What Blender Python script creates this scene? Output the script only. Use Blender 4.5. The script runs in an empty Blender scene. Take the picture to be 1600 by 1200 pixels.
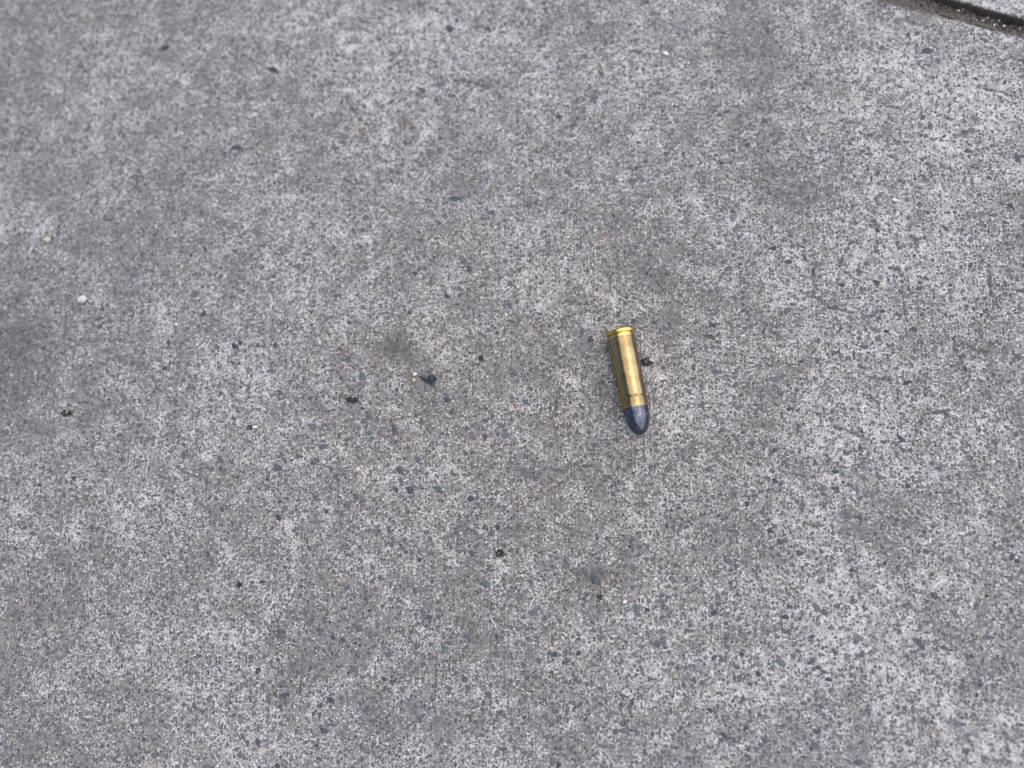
import bpy, bmesh, math, random
import numpy as np
from mathutils import Vector, Matrix, Euler

R = math.radians
MM = 0.001
sc = bpy.context.scene
C = sc.collection

# ------------------------------------------------------------------ camera
CAM_DIST = 0.2850                      # along the axis to the pavement
TILT, LEAN = R(11.0), R(4.5)           # phone held leaning forward and a little left
FOCAL = 28.0
rot = Euler((TILT, LEAN, 0), 'XYZ').to_matrix()
fwd = rot @ Vector((0, 0, -1))
cam_pos = -fwd * CAM_DIST
cam_data = bpy.data.cameras.new('camera')
cam_data.lens = FOCAL
cam_data.sensor_width = 36.0
cam_data.clip_start = 0.01
cam_data.clip_end = 2000
cam_data.dof.use_dof = True
cam_data.dof.focus_distance = 0.275
cam_data.dof.aperture_fstop = 3.7
cam = bpy.data.objects.new('camera', cam_data)
C.objects.link(cam)
cam.location = cam_pos
cam.rotation_euler = (TILT, LEAN, 0)
sc.camera = cam

# ------------------------------------------------------------------ light
SUN_EL, SUN_AZ = R(68), R(78)          # azimuth from +Y towards +X
world = bpy.data.worlds.new('World')
sc.world = world
world.use_nodes = True
wn = world.node_tree
bg = wn.nodes['Background']
sky = wn.nodes.new('ShaderNodeTexSky')
sky.sky_type = 'NISHITA'
sky.sun_disc = False
sky.sun_elevation = SUN_EL
sky.sun_rotation = SUN_AZ
sky.dust_density = 3.0
wn.links.new(sky.outputs[0], bg.inputs[0])
bg.inputs[1].default_value = 0.055
sun_data = bpy.data.lights.new('sun', 'SUN')
sun_data.energy = 1.5
sun_data.angle = R(116)
sun_data.color = (1.0, 0.968, 0.945)
sun = bpy.data.objects.new('sun', sun_data)
C.objects.link(sun)
sdir = Vector((math.cos(SUN_EL) * math.sin(SUN_AZ), math.cos(SUN_EL) * math.cos(SUN_AZ), math.sin(SUN_EL)))
sun.rotation_euler = sdir.to_track_quat('Z', 'Y').to_euler()
sun.location = sdir * 3
sc.view_settings.view_transform = 'Standard'
sc.view_settings.look = 'None'
sc.view_settings.gamma = 1
sc.view_settings.use_curve_mapping = False
sc.view_settings.exposure = 1.10
sc.cycles.pixel_filter_type = 'BLACKMAN_HARRIS'
sc.cycles.filter_width = 1.05

# ------------------------------------------------------------------ helpers
def at(px, py, z=0.0):
    """where the sight line through a pixel of the 1600 x 1200 photograph meets height z"""
    x = (px - 800) / 1600 * 36.0 / FOCAL
    y = -(py - 600) / 1600 * 36.0 / FOCAL
    d = rot @ Vector((x, y, -1))
    t = (z - cam_pos.z) / d.z
    return cam_pos + d * t

def px_len(px, py):
    return (at(px + 5, py) - at(px - 5, py)).length / 10

def tag(o, label=None, cat=None, group=None, kind=None):
    if label: o['label'] = label
    if cat: o['category'] = cat
    if group: o['group'] = group
    if kind: o['kind'] = kind
    return o

def link(name, data, parent=None):
    o = bpy.data.objects.new(name, data)
    C.objects.link(o)
    if parent is not None:
        o.parent = parent
    return o

def hash2(ix, iy, seed):
    h = (ix.astype(np.int64) * 374761393 + iy.astype(np.int64) * 668265263 + seed * 974634541) & 0xffffffff
    h = ((h ^ (h >> 13)) * 1274126177) & 0xffffffff
    h = ((h ^ (h >> 16)) * 2246822519) & 0xffffffff
    return ((h ^ (h >> 15)) & 0xffffff) / float(0xffffff)

def vnoise(x, y, cell, seed):
    x = x / cell; y = y / cell
    ix = np.floor(x); iy = np.floor(y)
    fx = x - ix; fy = y - iy
    fx = fx * fx * fx * (fx * (fx * 6 - 15) + 10); fy = fy * fy * fy * (fy * (fy * 6 - 15) + 10)
    a = hash2(ix, iy, seed); b = hash2(ix + 1, iy, seed)
    c = hash2(ix, iy + 1, seed); d = hash2(ix + 1, iy + 1, seed)
    return (a * (1 - fx) + b * fx) * (1 - fy) + (c * (1 - fx) + d * fx) * fy - 0.5

# pavement frame: u runs along the joint, v across it (v = 0 at the near slab's edge)
P1, P2 = at(1432, 6), at(1600, 54)
U = (P2 - P1).normalized()
V = Vector((-U.y, U.x, 0))
PAV_ROT = math.atan2(U.y, U.x)
GAP = 6.4 * MM
def to_uv(p):
    d = Vector((p[0], p[1], 0)) - P1
    return d.dot(U), d.dot(V)
def from_uv(u, v, z=0.0):
    p = P1 + U * u + V * v
    return Vector((p.x, p.y, z))
def uv_px(px, py):
    return to_uv(at(px, py))

# hairline cracks seen in the surface (photograph pixels)
CRACKS = [
    [(1270, 418), (1273, 445), (1270, 465), (1300, 480), (1332, 487)],
    [(1411, 458), (1412, 480), (1418, 495), (1426, 516)],
    [(1488, 527), (1492, 548), (1503, 564), (1516, 592)],
    [(1510, 538), (1530, 548), (1548, 552)],
    [(1545, 415), (1546, 450), (1553, 468), (1551, 482)],
    [(1360, 588), (1375, 592), (1392, 594)],
    [(1536, 136), (1565, 144), (1592, 151)],
    [(1556, 97), (1580, 90), (1602, 96)],
    [(877, 598), (870, 620), (866, 650)],
    [(1300, 663), (1320, 673), (1340, 682), (1362, 687)],
    [(1240, 780), (1253, 800)], [(1330, 803), (1354, 810)],
    [(1145, 680), (1157, 696)], [(866, 737), (874, 731)], [(905, 729), (925, 727)],
    [(540, 153), (550, 170), (562, 182), (574, 196)],
    [(722, 124), (745, 129), (762, 138)], [(1256, 818), (1284, 822)],
    [(1333, 308), (1330, 330), (1337, 352)], [(1350, 340), (1360, 352), (1372, 358)],
    [(240, 344), (244, 356), (237, 374)], [(866, 815), (880, 825), (905, 832)],
    [(935, 600), (940, 620)], [(950, 745), (962, 760)], [(1318, 400), (1310, 420)],
    [(1420, 462), (1436, 450)], [(1500, 700), (1515, 716), (1525, 740)],
    [(975, 1085), (970, 1110), (976, 1130)], [(700, 200), (712, 214)],
]
# broad worn / paler and grimier areas, with phone shadow painted in: centre, radii (pixels), amount
PATCH = [
    (1490, 170, 150, 110, .75), (1255, 420, 60, 55, .3), (1430, 400, 130, 80, .5), (640, 120, 120, 70, .35),
    (430, 430, 60, 50, .45), (690, 40, 90, 40, .4), (1400, 690, 110, 70, .45), (1300, 830, 80, 50, .3),
    (1350, 1010, 130, 90, .5), (1540, 1130, 90, 70, .4), (880, 100, 100, 70, .2), (720, 780, 80, 60, .2),
    (560, 350, 60, 40, .2), (1100, 650, 90, 60, .2), (830, 400, 60, 50, .25), (870, 620, 40, 40, .35),
    (1580, 20, 60, 40, .7), (1260, 25, 60, 40, .35), (330, 650, 60, 40, .3), (220, 800, 60, 60, .15),
    (1300, 540, 110, 60, .25), (480, 30, 70, 50, .2), (620, 700, 100, 60, .2), (330, 560, 60, 60, .3),
    (1520, 850, 60, 40, .15), (950, 970, 60, 50, .2), (1100, 960, 70, 50, .25),
    (-10, 565, 120, 125, -.70), (632, 538, 60, 32, -.80), (150, 330, 150, 110, -.1), (932, 928, 30, 20, -.9),  # left-edge patch is the phone's soft shadow put into the colour
    (280, 370, 90, 60, -.15), (80, 960, 110, 60, -.35), (560, 985, 50, 30, -.35), (580, 1095, 50, 30, -.5),
    (1010, 430, 50, 45, -.4), (1290, 310, 60, 40, -.3), (1050, 525, 40, 30, -.3), (1330, 715, 45, 22, -.5),
    (770, 960, 60, 30, -.15), (1390, 845, 30, 22, -.5), (1425, 165, 60, 30, -.3), (60, 60, 120, 90, -.2),
    (700, 240, 90, 50, -.15), (1230, 300, 50, 60, -.25), (820, 740, 35, 25, -.5), (1140, 850, 60, 30, -.2),
    (40, 1150, 120, 60, -.2), (480, 1010, 60, 60, -.3), (1180, 100, 60, 60, -.25), (840, 700, 260, 170, -.22), (200, 500, 220, 500, -.08),  # wide centre patch darkens the concrete in place of the phone's shadow
]
WARM = [(860, 640, 330, 300, 1.0), (620, 540, 60, 40, .6), (930, 930, 40, 25, .5)]  # broad centre tint painted for phone shadow and lens shading; small ones earthy

def relief(u, v):
    """height of the worn concrete above its mean plane, in metres"""
    h = 0.55 * vnoise(u, v, .075, 1) + 0.32 * vnoise(u, v, .019, 2) + 0.20 * vnoise(u, v, .0062, 3)
    h += 0.15 * vnoise(u, v, .0026, 4) + 0.13 * vnoise(u, v, .0013, 5)
    pit = vnoise(u, v, .0021, 6)
    h -= 0.30 * np.clip(pit - .37, 0, 1) / .13
    return h * MM

def seg_dist(u, v, a, b):
    du, dv = b[0] - a[0], b[1] - a[1]
    L = du * du + dv * dv
    t = np.clip(((u - a[0]) * du + (v - a[1]) * dv) / L, 0, 1)
    return np.hypot(u - a[0] - t * du, v - a[1] - t * dv)

def crack_field(u, v):
    f = np.zeros_like(u)
    wob_u = u + .0009 * vnoise(u, v, .0035, 21)
    wob_v = v + .0009 * vnoise(u, v, .0035, 22)
    for line in CRACKS:
        pts = [uv_px(*p) for p in line]
        lo_u = min(p[0] for p in pts) - .003; hi_u = max(p[0] for p in pts) + .003
        lo_v = min(p[1] for p in pts) - .003; hi_v = max(p[1] for p in pts) + .003
        m = (u > lo_u) & (u < hi_u) & (v > lo_v) & (v < hi_v)
        if not m.any(): continue
        for a, b in zip(pts, pts[1:]):
            d = seg_dist(wob_u[m], wob_v[m], a, b)
            f[m] = np.maximum(f[m], np.clip(1.3 - d / .00055, 0, 1))
    return f

def patch_field(u, v, patches):
    f = np.zeros_like(u)
    wu = u + .016 * vnoise(u, v, .03, 31) + .006 * vnoise(u, v, .009, 33)
    wv = v + .016 * vnoise(u, v, .03, 32) + .006 * vnoise(u, v, .009, 34)
    for (px, py, rx, ry, a) in patches:
        cu, cv = uv_px(px, py)
        s = px_len(px, py)
        d2 = ((wu - cu) / (rx * s)) ** 2 + ((wv - cv) / (ry * s)) ** 2
        f += a * np.exp(-d2)
    return f

# ------------------------------------------------------------------ materials
def new_mat(name):
    m = bpy.data.materials.new(name)
    m.use_nodes = True
    nt = m.node_tree
    return m, nt, nt.nodes['Principled BSDF']

class G:
    """tiny node-graph helper"""
    def __init__(s, nt): s.nt = nt
    def n(s, typ, **kw):
        nd = s.nt.nodes.new(typ)
        for k, v in kw.items(): setattr(nd, k, v)
        return nd
    def put(s, sock, val):
        if val is None: return
        if isinstance(val, (int, float)): sock.default_value = val
        elif isinstance(val, (tuple, list)):
            sock.default_value = tuple(val) if len(val) == len(sock.default_value) else tuple(val) + (1,)
        else: s.nt.links.new(val, sock)
    def math(s, op, a, b=None, c=None, clamp=False):
        nd = s.n('ShaderNodeMath', operation=op, use_clamp=clamp)
        s.put(nd.inputs[0], a); s.put(nd.inputs[1], b); s.put(nd.inputs[2], c)
        return nd.outputs[0]
    def ramp(s, x, lo, hi, a=0.0, b=1.0):
        nd = s.n('ShaderNodeMapRange', interpolation_type='SMOOTHSTEP')
        s.put(nd.inputs[0], x); s.put(nd.inputs[1], lo); s.put(nd.inputs[2], hi)
        nd.inputs[3].default_value = a; nd.inputs[4].default_value = b
        return nd.outputs[0]
    def mix(s, f, a, b):
        nd = s.n('ShaderNodeMix', data_type='RGBA')
        s.put(nd.inputs[0], f); s.put(nd.inputs[6], a); s.put(nd.inputs[7], b)
        return nd.outputs[2]
    def noise(s, co, mm, detail=2, rough=.5, dist=0, off=0):
        nd = s.n('ShaderNodeTexNoise', noise_dimensions='3D')
        if off:
            m = s.n('ShaderNodeVectorMath', operation='ADD'); s.put(m.inputs[0], co)
            m.inputs[1].default_value = (off * 1.37, off * .71, 0); co = m.outputs[0]
        s.put(nd.inputs['Vector'], co)
        nd.inputs['Scale'].default_value = 1.0 / mm
        nd.inputs['Detail'].default_value = detail
        nd.inputs['Roughness'].default_value = rough
        nd.inputs['Distortion'].default_value = dist
        return nd.outputs['Fac']
    def voro(s, co, mm, feature='F1'):
        nd = s.n('ShaderNodeTexVoronoi', feature=feature, voronoi_dimensions='2D')
        s.put(nd.inputs['Vector'], co)
        nd.inputs['Scale'].default_value = 1.0 / mm
        return nd
    def attr(s, name):
        nd = s.n('ShaderNodeAttribute', attribute_name=name)
        return nd.outputs['Fac']

def coords_mm(g):
    """pavement-frame coordinates in millimetres (the same for every slab and stone)"""
    tc = g.n('ShaderNodeNewGeometry')
    m = g.n('ShaderNodeVectorMath', operation='SCALE')
    m.inputs['Scale'].default_value = 1000.0
    g.put(m.inputs[0], tc.outputs['Position'])
    # drop height so that relief does not shear the grain
    mul = g.n('ShaderNodeVectorMath', operation='MULTIPLY'); mul.inputs[1].default_value = (1, 1, .15)
    g.put(mul.inputs[0], m.outputs[0])
    return mul.outputs[0]

PALE = (.60, .592, .592)
MID = (.205, .200, .200)
DARKCEM = (.120, .116, .117)

def cement_colour(g, co, wear_shade_extra=None, warm=None):
    """worn cement: grey paste, pale laitance flecks, sand grains, pits"""
    # warp a little so the cells are not regular
    wn_ = g.n('ShaderNodeTexNoise'); g.put(wn_.inputs['Vector'], co)
    wn_.inputs['Scale'].default_value = .9; wn_.inputs['Detail'].default_value = 2
    sub = g.n('ShaderNodeVectorMath', operation='SUBTRACT'); g.put(sub.inputs[0], wn_.outputs['Color']); sub.inputs[1].default_value = (.5, .5, .5)
    scl = g.n('ShaderNodeVectorMath', operation='SCALE'); g.put(scl.inputs[0], sub.outputs[0]); scl.inputs['Scale'].default_value = 1.1
    add = g.n('ShaderNodeVectorMath', operation='ADD'); g.put(add.inputs[0], co); g.put(add.inputs[1], scl.outputs[0])
    cw = add.outputs[0]
    broad = g.noise(co, 38, 3, .6)
    med = g.noise(co, 9, 2, .55, off=40)
    wear_shade = g.math('ADD', g.math('MULTIPLY', g.math('SUBTRACT', broad, .5), .26), g.math('MULTIPLY', g.math('SUBTRACT', med, .5), .34))
    if wear_shade_extra is not None:
        wear_shade = g.math('ADD', wear_shade, g.math('MULTIPLY', wear_shade_extra, .17))
    # base paste
    b1 = g.noise(co, 2.2, 3, .65, off=11)
    col = g.mix(g.ramp(b1, .33, .68), DARKCEM, MID)
    col = g.mix(g.ramp(wear_shade, -.22, .25), col, g.mix(.5, col, (.25, .246, .245)))
    # pale flecks
    f1 = g.noise(cw, .84, 3, .64, .3)
    f1 = g.math('ADD', f1, wear_shade)
    flecks = g.ramp(f1, .48, .57)
    f2 = g.noise(cw, .55, 2, .6, off=77)
    flecks = g.math('MULTIPLY', flecks, g.ramp(f2, .34, .56, .30, 1.0))
    palec = g.mix(g.ramp(g.noise(co, 3.1, 1, off=19), .35, .65), (.37, .365, .363), PALE)
    col = g.mix(g.math('MULTIPLY', flecks, .92), col, palec)
    # fine sand grains: dark, grey and a few pale ones
    v1 = g.voro(cw, 1.16)
    sep = g.n('ShaderNodeSeparateColor'); g.put(sep.inputs[0], v1.outputs['Color'])
    dot = g.ramp(v1.outputs['Distance'], .32, .46, 1, 0)
    isdark = g.ramp(sep.outputs[0], .62, .66)
    col = g.mix(g.math('MULTIPLY', g.math('MULTIPLY', dot, isdark), .82), col, g.mix(sep.outputs[1], (.050, .050, .053), (.115, .113, .118)))
    ispale = g.ramp(sep.outputs[0], .075, .06)
    dot2 = g.ramp(v1.outputs['Distance'], .16, .30, 1, 0)
    col = g.mix(g.math('MULTIPLY', g.math('MULTIPLY', dot2, ispale), .6), col, (.62, .61, .60))
    v2 = g.voro(cw, 2.3)
    sep2 = g.n('ShaderNodeSeparateColor'); g.put(sep2.inputs[0], v2.outputs['Color'])
    dot3 = g.ramp(g.math('ADD', v2.outputs['Distance'], g.math('MULTIPLY', g.math('SUBTRACT', f2, .5), .5)), .26, .40, 1, 0)
    isd3 = g.ramp(sep2.outputs[0], .74, .77)
    col = g.mix(g.math('MULTIPLY', g.math('MULTIPLY', dot3, isd3), .82), col,
                g.mix(sep2.outputs[1], (.070, .074, .084), (.14, .137, .141)))
    iswarm = g.ramp(sep2.outputs[0], .010, .005)
    col = g.mix(g.math('MULTIPLY', g.math('MULTIPLY', dot3, iswarm), .4), col, (.40, .31, .26))
    # pinholes
    v3 = g.voro(cw, .95)
    sep3 = g.n('ShaderNodeSeparateColor'); g.put(sep3.inputs[0], v3.outputs['Color'])
    hole = g.math('MULTIPLY', g.ramp(v3.outputs['Distance'], .14, .30, 1, 0), g.ramp(sep3.outputs[0], .86, .88))
    col = g.mix(g.math('MULTIPLY', hole, .85), col, (.045, .044, .047))
    if warm is not None:
        col_w = g.n('ShaderNodeMix', data_type='RGBA', blend_type='MULTIPLY')
        g.put(col_w.inputs[0], warm); g.put(col_w.inputs[6], col); col_w.inputs[7].default_value = (1.0, .965, .955, 1)
        col = col_w.outputs[2]
    height = g.math('SUBTRACT', g.math('ADD', g.math('MULTIPLY', f1, .5), g.math('MULTIPLY', flecks, .35)), g.math('MULTIPLY', hole, .9))
    height = g.math('ADD', height, g.math('MULTIPLY', f2, .5))
    return col, height, wear_shade

def concrete_material():
    m, nt, p = new_mat('worn_concrete')
    g = G(nt)
    co = coords_mm(g)
    col, height, wear_shade = cement_colour(g, co, g.attr('wear_shade'), g.attr('warm'))
    crack = g.attr('crack')
    dirt = g.attr('dirt')  # edge dirt, plus shade painted on the gap's far wall
    dn = g.noise(co, 1.6, 3, .65, off=5)
    dfac = g.ramp(g.math('ADD', dirt, g.math('MULTIPLY', g.math('SUBTRACT', dn, .5), .9)), .35, .75)
    dfac = g.math('MULTIPLY', dfac, g.ramp(dirt, 0.0, .12))
    col = g.mix(g.math('MULTIPLY', dfac, .9), col, g.mix(dn, (.030, .026, .024), (.11, .088, .075)))
    col = g.mix(g.math('MULTIPLY', g.math('MULTIPLY', crack, g.ramp(g.noise(co, 2.4, 2, off=60), .36, .56, .45, 1.0)), .88), col, (.060, .058, .060))
    stain_shade = g.ramp(g.attr('wear_shade'), -.25, -1.05)  # grime stains and the phone's shadow, both multiplied into the colour
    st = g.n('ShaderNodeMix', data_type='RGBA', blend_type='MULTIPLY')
    g.put(st.inputs[0], stain_shade); g.put(st.inputs[6], col); st.inputs[7].default_value = (.66, .65, .66, 1)
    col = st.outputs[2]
    g.put(p.inputs['Base Color'], col)
    p.inputs['Roughness'].default_value = .85
    p.inputs['Specular IOR Level'].default_value = .3
    b = g.n('ShaderNodeBump'); b.inputs['Strength'].default_value = .8; b.inputs['Distance'].default_value = .00025
    g.put(b.inputs['Height'], height)
    g.put(p.inputs['Normal'], b.outputs[0])
    return m

def stone_material(name, base, film=.45, rough=.75, var=.35):
    """aggregate stone ground flush, part of it still under a film of cement"""
    m, nt, p = new_mat(name)
    g = G(nt)
    co = coords_mm(g)
    cem, height, wear_shade = cement_colour(g, co)
    n = g.noise(co, 1.5, 3, .6, off=3)
    oi = g.n('ShaderNodeObjectInfo')
    k = g.math('ADD', g.math('MULTIPLY', g.math('SUBTRACT', oi.outputs['Random'], .5), .5), 1.0)
    dark = tuple(c * (1 - var) for c in base)
    col = g.mix(g.ramp(n, .3, .7), dark, base)
    sc_ = g.n('ShaderNodeVectorMath', operation='SCALE'); g.put(sc_.inputs[0], col); g.put(sc_.inputs['Scale'], k)
    # film of cement, more of it towards the rim of the stone (local height falls there)
    ln = g.n('ShaderNodeAttribute', attribute_name='rim').outputs['Fac']
    fn = g.math('ADD', g.noise(co, .9, 3, .65, off=9), g.math('MULTIPLY', ln, .42))
    ff = g.ramp(fn, .86 - film * .45, .98 - film * .45)
    col = g.mix(ff, sc_.outputs[0], cem)
    g.put(p.inputs['Base Color'], col)
    p.inputs['Roughness'].default_value = rough
    p.inputs['Specular IOR Level'].default_value = .35
    b = g.n('ShaderNodeBump'); b.inputs['Strength'].default_value = .5; b.inputs['Distance'].default_value = .00015
    g.put(b.inputs['Height'], g.math('ADD', g.math('MULTIPLY', ff, .6), n)); g.put(p.inputs['Normal'], b.outputs[0])
    return m

def rock_material(name, c1, c2, rough=.7, spec=.4, mm=.8, bump=.4):
    m, nt, p = new_mat(name)
    g = G(nt)
    co = coords_mm(g)
    n = g.noise(co, mm, 3, .65)
    g.put(p.inputs['Base Color'], g.mix(g.ramp(n, .32, .68), c1, c2))
    p.inputs['Roughness'].default_value = rough
    p.inputs['Specular IOR Level'].default_value = spec
    b = g.n('ShaderNodeBump'); b.inputs['Strength'].default_value = bump; b.inputs['Distance'].default_value = .0001
    g.put(b.inputs['Height'], g.noise(co, mm * .5, 2, .6, off=7)); g.put(p.inputs['Normal'], b.outputs[0])
    return m

M_CON = concrete_material()
M_BLUE = stone_material('blue_grey_stone', (.106, .115, .136), .47)
M_DARK = stone_material('dark_grey_stone', (.098, .097, .101), .50)
M_FAINT = stone_material('dull_grey_stone', (.155, .158, .172), .72)
M_RED = stone_material('reddish_stone', (.20, .168, .165), .62)
M_TAN = stone_material('cream_stone', (.46, .42, .37), .50)
M_DEEP = stone_material('navy_stone', (.056, .063, .082), .32, .6)
M_SOIL = rock_material('joint_soil', (.020, .016, .016), (.085, .069, .062), .9, .2, 1.2, .6)
def dusty(m):
    """pale cement dust worn off the slab edge, lying on the soil beside it"""
    g = G(m.node_tree); p = m.node_tree.nodes['Principled BSDF']
    src = p.inputs['Base Color'].links[0].from_socket
    g.put(p.inputs['Base Color'], g.mix(g.math('MULTIPLY', g.math('MULTIPLY', g.ramp(g.attr('dust'), .15, 1.0), g.ramp(g.noise(coords_mm(g), .9, 3, .7, off=91), .38, .62)), .6), src, (.19, .18, .176)))
dusty(M_SOIL)
M_EARTH = rock_material('sub_base_earth', (.10, .085, .07), (.20, .17, .145), .95, .2, 6, .5)
M_BLACK = rock_material('black_glassy_rock', (.010, .013, .021), (.050, .062, .088), .20, .8, 1.4, .35)
M_CINDER = rock_material('dark_cinder', (.012, .011, .011), (.060, .056, .054), .8, .3, .5, .7)
M_BROWN = rock_material('brown_black_crumb', (.016, .013, .014), (.060, .048, .048), .6, .4, .6, .6)
M_WHITE = rock_material('white_pebble_rock', (.56, .55, .53), (.78, .77, .74), .6, .4, 1.0, .3)
M_PALE = rock_material('pale_pebble_rock', (.44, .435, .425), (.60, .592, .58), .7, .3, 1.2, .4)
M_CREAM = rock_material('cream_grain_rock', (.55, .47, .36), (.72, .66, .56), .6, .4, .8, .3)
M_ORANGE = rock_material('orange_grain_rock', (.46, .37, .27), (.60, .52, .43), .55, .4, .7, .3)
M_PINK = rock_material('pink_grain_rock', (.55, .42, .40), (.72, .62, .60), .55, .4, .8, .3)
M_GREYG = rock_material('grey_grain_rock', (.16, .16, .17), (.33, .33, .34), .8, .3, .7, .3)

# ------------------------------------------------------------------ pavement
def grow(start, end, step0, k=1.35):
    """coordinates from start out to end with growing steps"""
    out, x, s = [], start, step0
    sign = 1 if end > start else -1
    while True:
        s *= k; x += sign * s
        if sign * (end - x) <= s: break
        out.append(x)
    out.append(end)
    return out

corners = [uv_px(px, py) for px in (-60, 1660) for py in (-60, 1260)]
STEP = 0.00055

def grid_mesh(name, us, vs, z_fn, attrs):
    nu, nv = len(us), len(vs)
    uu, vv = np.meshgrid(np.array(us), np.array(vs))
    u = uu.ravel(); v = vv.ravel()
    pos_u, pos_v, z = z_fn(u, v)
    me = bpy.data.meshes.new(name)
    me.vertices.add(nu * nv)
    co = np.stack([pos_u, pos_v, z], 1).astype(np.float32)
    me.vertices.foreach_set('co', co.ravel())
    i = np.arange(nu * nv).reshape(nv, nu)
    quads = np.stack([i[:-1, :-1], i[:-1, 1:], i[1:, 1:], i[1:, :-1]], -1).reshape(-1, 4)
    nf = len(quads)
    me.loops.add(nf * 4); me.polygons.add(nf)
    me.loops.foreach_set('vertex_index', quads.ravel().astype(np.int32))
    me.polygons.foreach_set('loop_start', np.arange(0, nf * 4, 4, dtype=np.int32))
    me.polygons.foreach_set('use_smooth', np.ones(nf, dtype=bool))
    me.update(); me.validate()
    for an, fn in attrs.items():
        a = me.attributes.new(an, 'FLOAT', 'POINT')
        a.data.foreach_set('value', fn(u, v).astype(np.float32))
    return me

SLAB_T = 0.060
def edge_dirt_shade(u, v):
    near = np.exp(-np.clip(-v, 0, 1) / .0024) * 1.05
    # a grimy smear where the joint leaves the top of the picture
    cu, cv = uv_px(1395, 2)
    near += .30 * np.exp(-((u - cu) / .022) ** 2 - ((v - cv) / .0045) ** 2)
    return np.where(v > GAP * .5, np.where(v < GAP - .00005, 1.4, .7 * np.exp(-np.clip(v - GAP, 0, 1) / .0006)), near)  # far wall of the gap coloured dark for its shade; slab tops carry dirt

def near_z(u, v):
    d = -v                                   # distance in from the joint edge
    h = relief(u, v)
    h -= .00050 * crack_field(u, v)
    r = .0016 + .0014 * vnoise(u, v, .011, 51) + .0010 * vnoise(u, v, .004, 52)
    t = np.clip((r - d) / r, 0, 1)
    h -= .0011 * t ** 2.2                    # worn arris
    return u, v, h

pavement = tag(link('pavement', None), kind='structure')
pavement.location = P1
pavement.rotation_euler = (0, 0, PAV_ROT)

lo_u, hi_u = min(c[0] for c in corners), max(c[0] for c in corners)
lo_v = min(c[1] for c in corners)
S_U0, S_U1, S_V = -1.20, 0.60, 0.90
us = grow(lo_u, S_U0, STEP)[::-1] + list(np.arange(lo_u, hi_u, STEP)) + grow(hi_u, S_U1, STEP)
vs = grow(lo_v, -S_V, STEP)[::-1] + list(np.arange(lo_v, -.0002, STEP)) + [0.0]
nv_top = len(vs)
vs_all = vs + [.0001, .0002, .0003]          # rows that turn down the side face
def near_all(u, v):
    pu, pv, z = near_z(u, np.minimum(v, 0))
    k = np.round(np.clip(v, 0, 1) / .0001)
    z = np.where(k == 1, z - .0009, np.where(k == 2, -.012, np.where(k == 3, -SLAB_T, z)))
    return pu, np.minimum(v, 0) - np.where(k == 1, -.0003, 0), z
A = {'wear_shade': lambda u, v: patch_field(u, v, PATCH), 'warm': lambda u, v: np.clip(patch_field(u, v, WARM), 0, 1),
     'crack': crack_field, 'dirt': edge_dirt_shade}
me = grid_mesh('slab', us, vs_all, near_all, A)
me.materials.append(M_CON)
slab = link('slab', me, pavement)

# the next slab across the joint
c_lo = uv_px(1440, -40)[0]
us2 = grow(c_lo, S_U0, STEP)[::-1] + list(np.arange(c_lo, hi_u + .01, STEP)) + grow(hi_u + .01, S_U1, STEP)
v_top = max(c[1] for c in corners) + .004
vs2 = [GAP - .0003, GAP - .0002, GAP - .0001, GAP] + list(np.arange(GAP + STEP * .7, max(v_top, .03), STEP)) + grow(max(v_top, .03), GAP + S_V, STEP)
def far_all(u, v):
    k = np.round(np.clip(GAP - v, 0, 1) / .0001)
    vv = np.maximum(v, GAP)
    h = relief(u + 3.1, vv + 1.7)
    d = vv - GAP
    r = .0010 + .0008 * vnoise(u, vv, .009, 61)
    h -= .0006 * np.clip((r - d) / r, 0, 1) ** 2
    z = np.where(k == 1, h - .0008, np.where(k == 2, -.012, np.where(k >= 3, -SLAB_T, h)))
    return u, vv - np.where(k == 1, .0002, 0) + .0004 * vnoise(u, vv * 0, .006, 62) * (d < .001), z
me2 = grid_mesh('slab', us2, vs2, far_all, {'dirt': edge_dirt_shade, 'wear_shade': lambda u, v: .75 + 0 * u})  # 'dirt' here is edge dirt plus shade painted on the gap's far wall
me2.materials.append(M_CON)
link('slab', me2, pavement)

# further slabs of the same paving, out of the picture
bm = bmesh.new()
bmesh.ops.create_cube(bm, size=1)
bmesh.ops.scale(bm, verts=bm.verts, vec=(S_U1 - S_U0, S_V, SLAB_T))
bmesh.ops.bevel(bm, geom=[e for e in bm.edges], offset=.002, segments=2, affect='EDGES')
plain = bpy.data.meshes.new('slab'); bm.to_mesh(plain); bm.free()
plain.materials.append(M_CON)
for i in (-1, 0, 1):
    for j in (-2, -1, 0, 1, 2):
        if i == 0 and j in (0, -1): continue
        o = link('slab', plain, pavement)
        cu = (S_U0 + S_U1) / 2 + i * (S_U1 - S_U0 + GAP)
        cv = (j + .5) * (S_V + GAP) + (GAP * .5)
        o.location = (cu, cv, -SLAB_T / 2)

# the bed below, out to the horizon
bm = bmesh.new()
n = 24
ring = [[bm.verts.new((r * math.cos(2 * math.pi * k / n), r * math.sin(2 * math.pi * k / n), -SLAB_T - .002)) for k in range(n)] for r in (.5, 4, 30, 900)]
bm.faces.new(ring[0])
for a, b in zip(ring, ring[1:]):
    for k in range(n):
        bm.faces.new((a[k], b[k], b[(k + 1) % n], a[(k + 1) % n]))
gm = bpy.data.meshes.new('ground'); bm.to_mesh(gm); bm.free()
gm.materials.append(M_EARTH)
tag(link('ground', gm), kind='structure')

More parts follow.
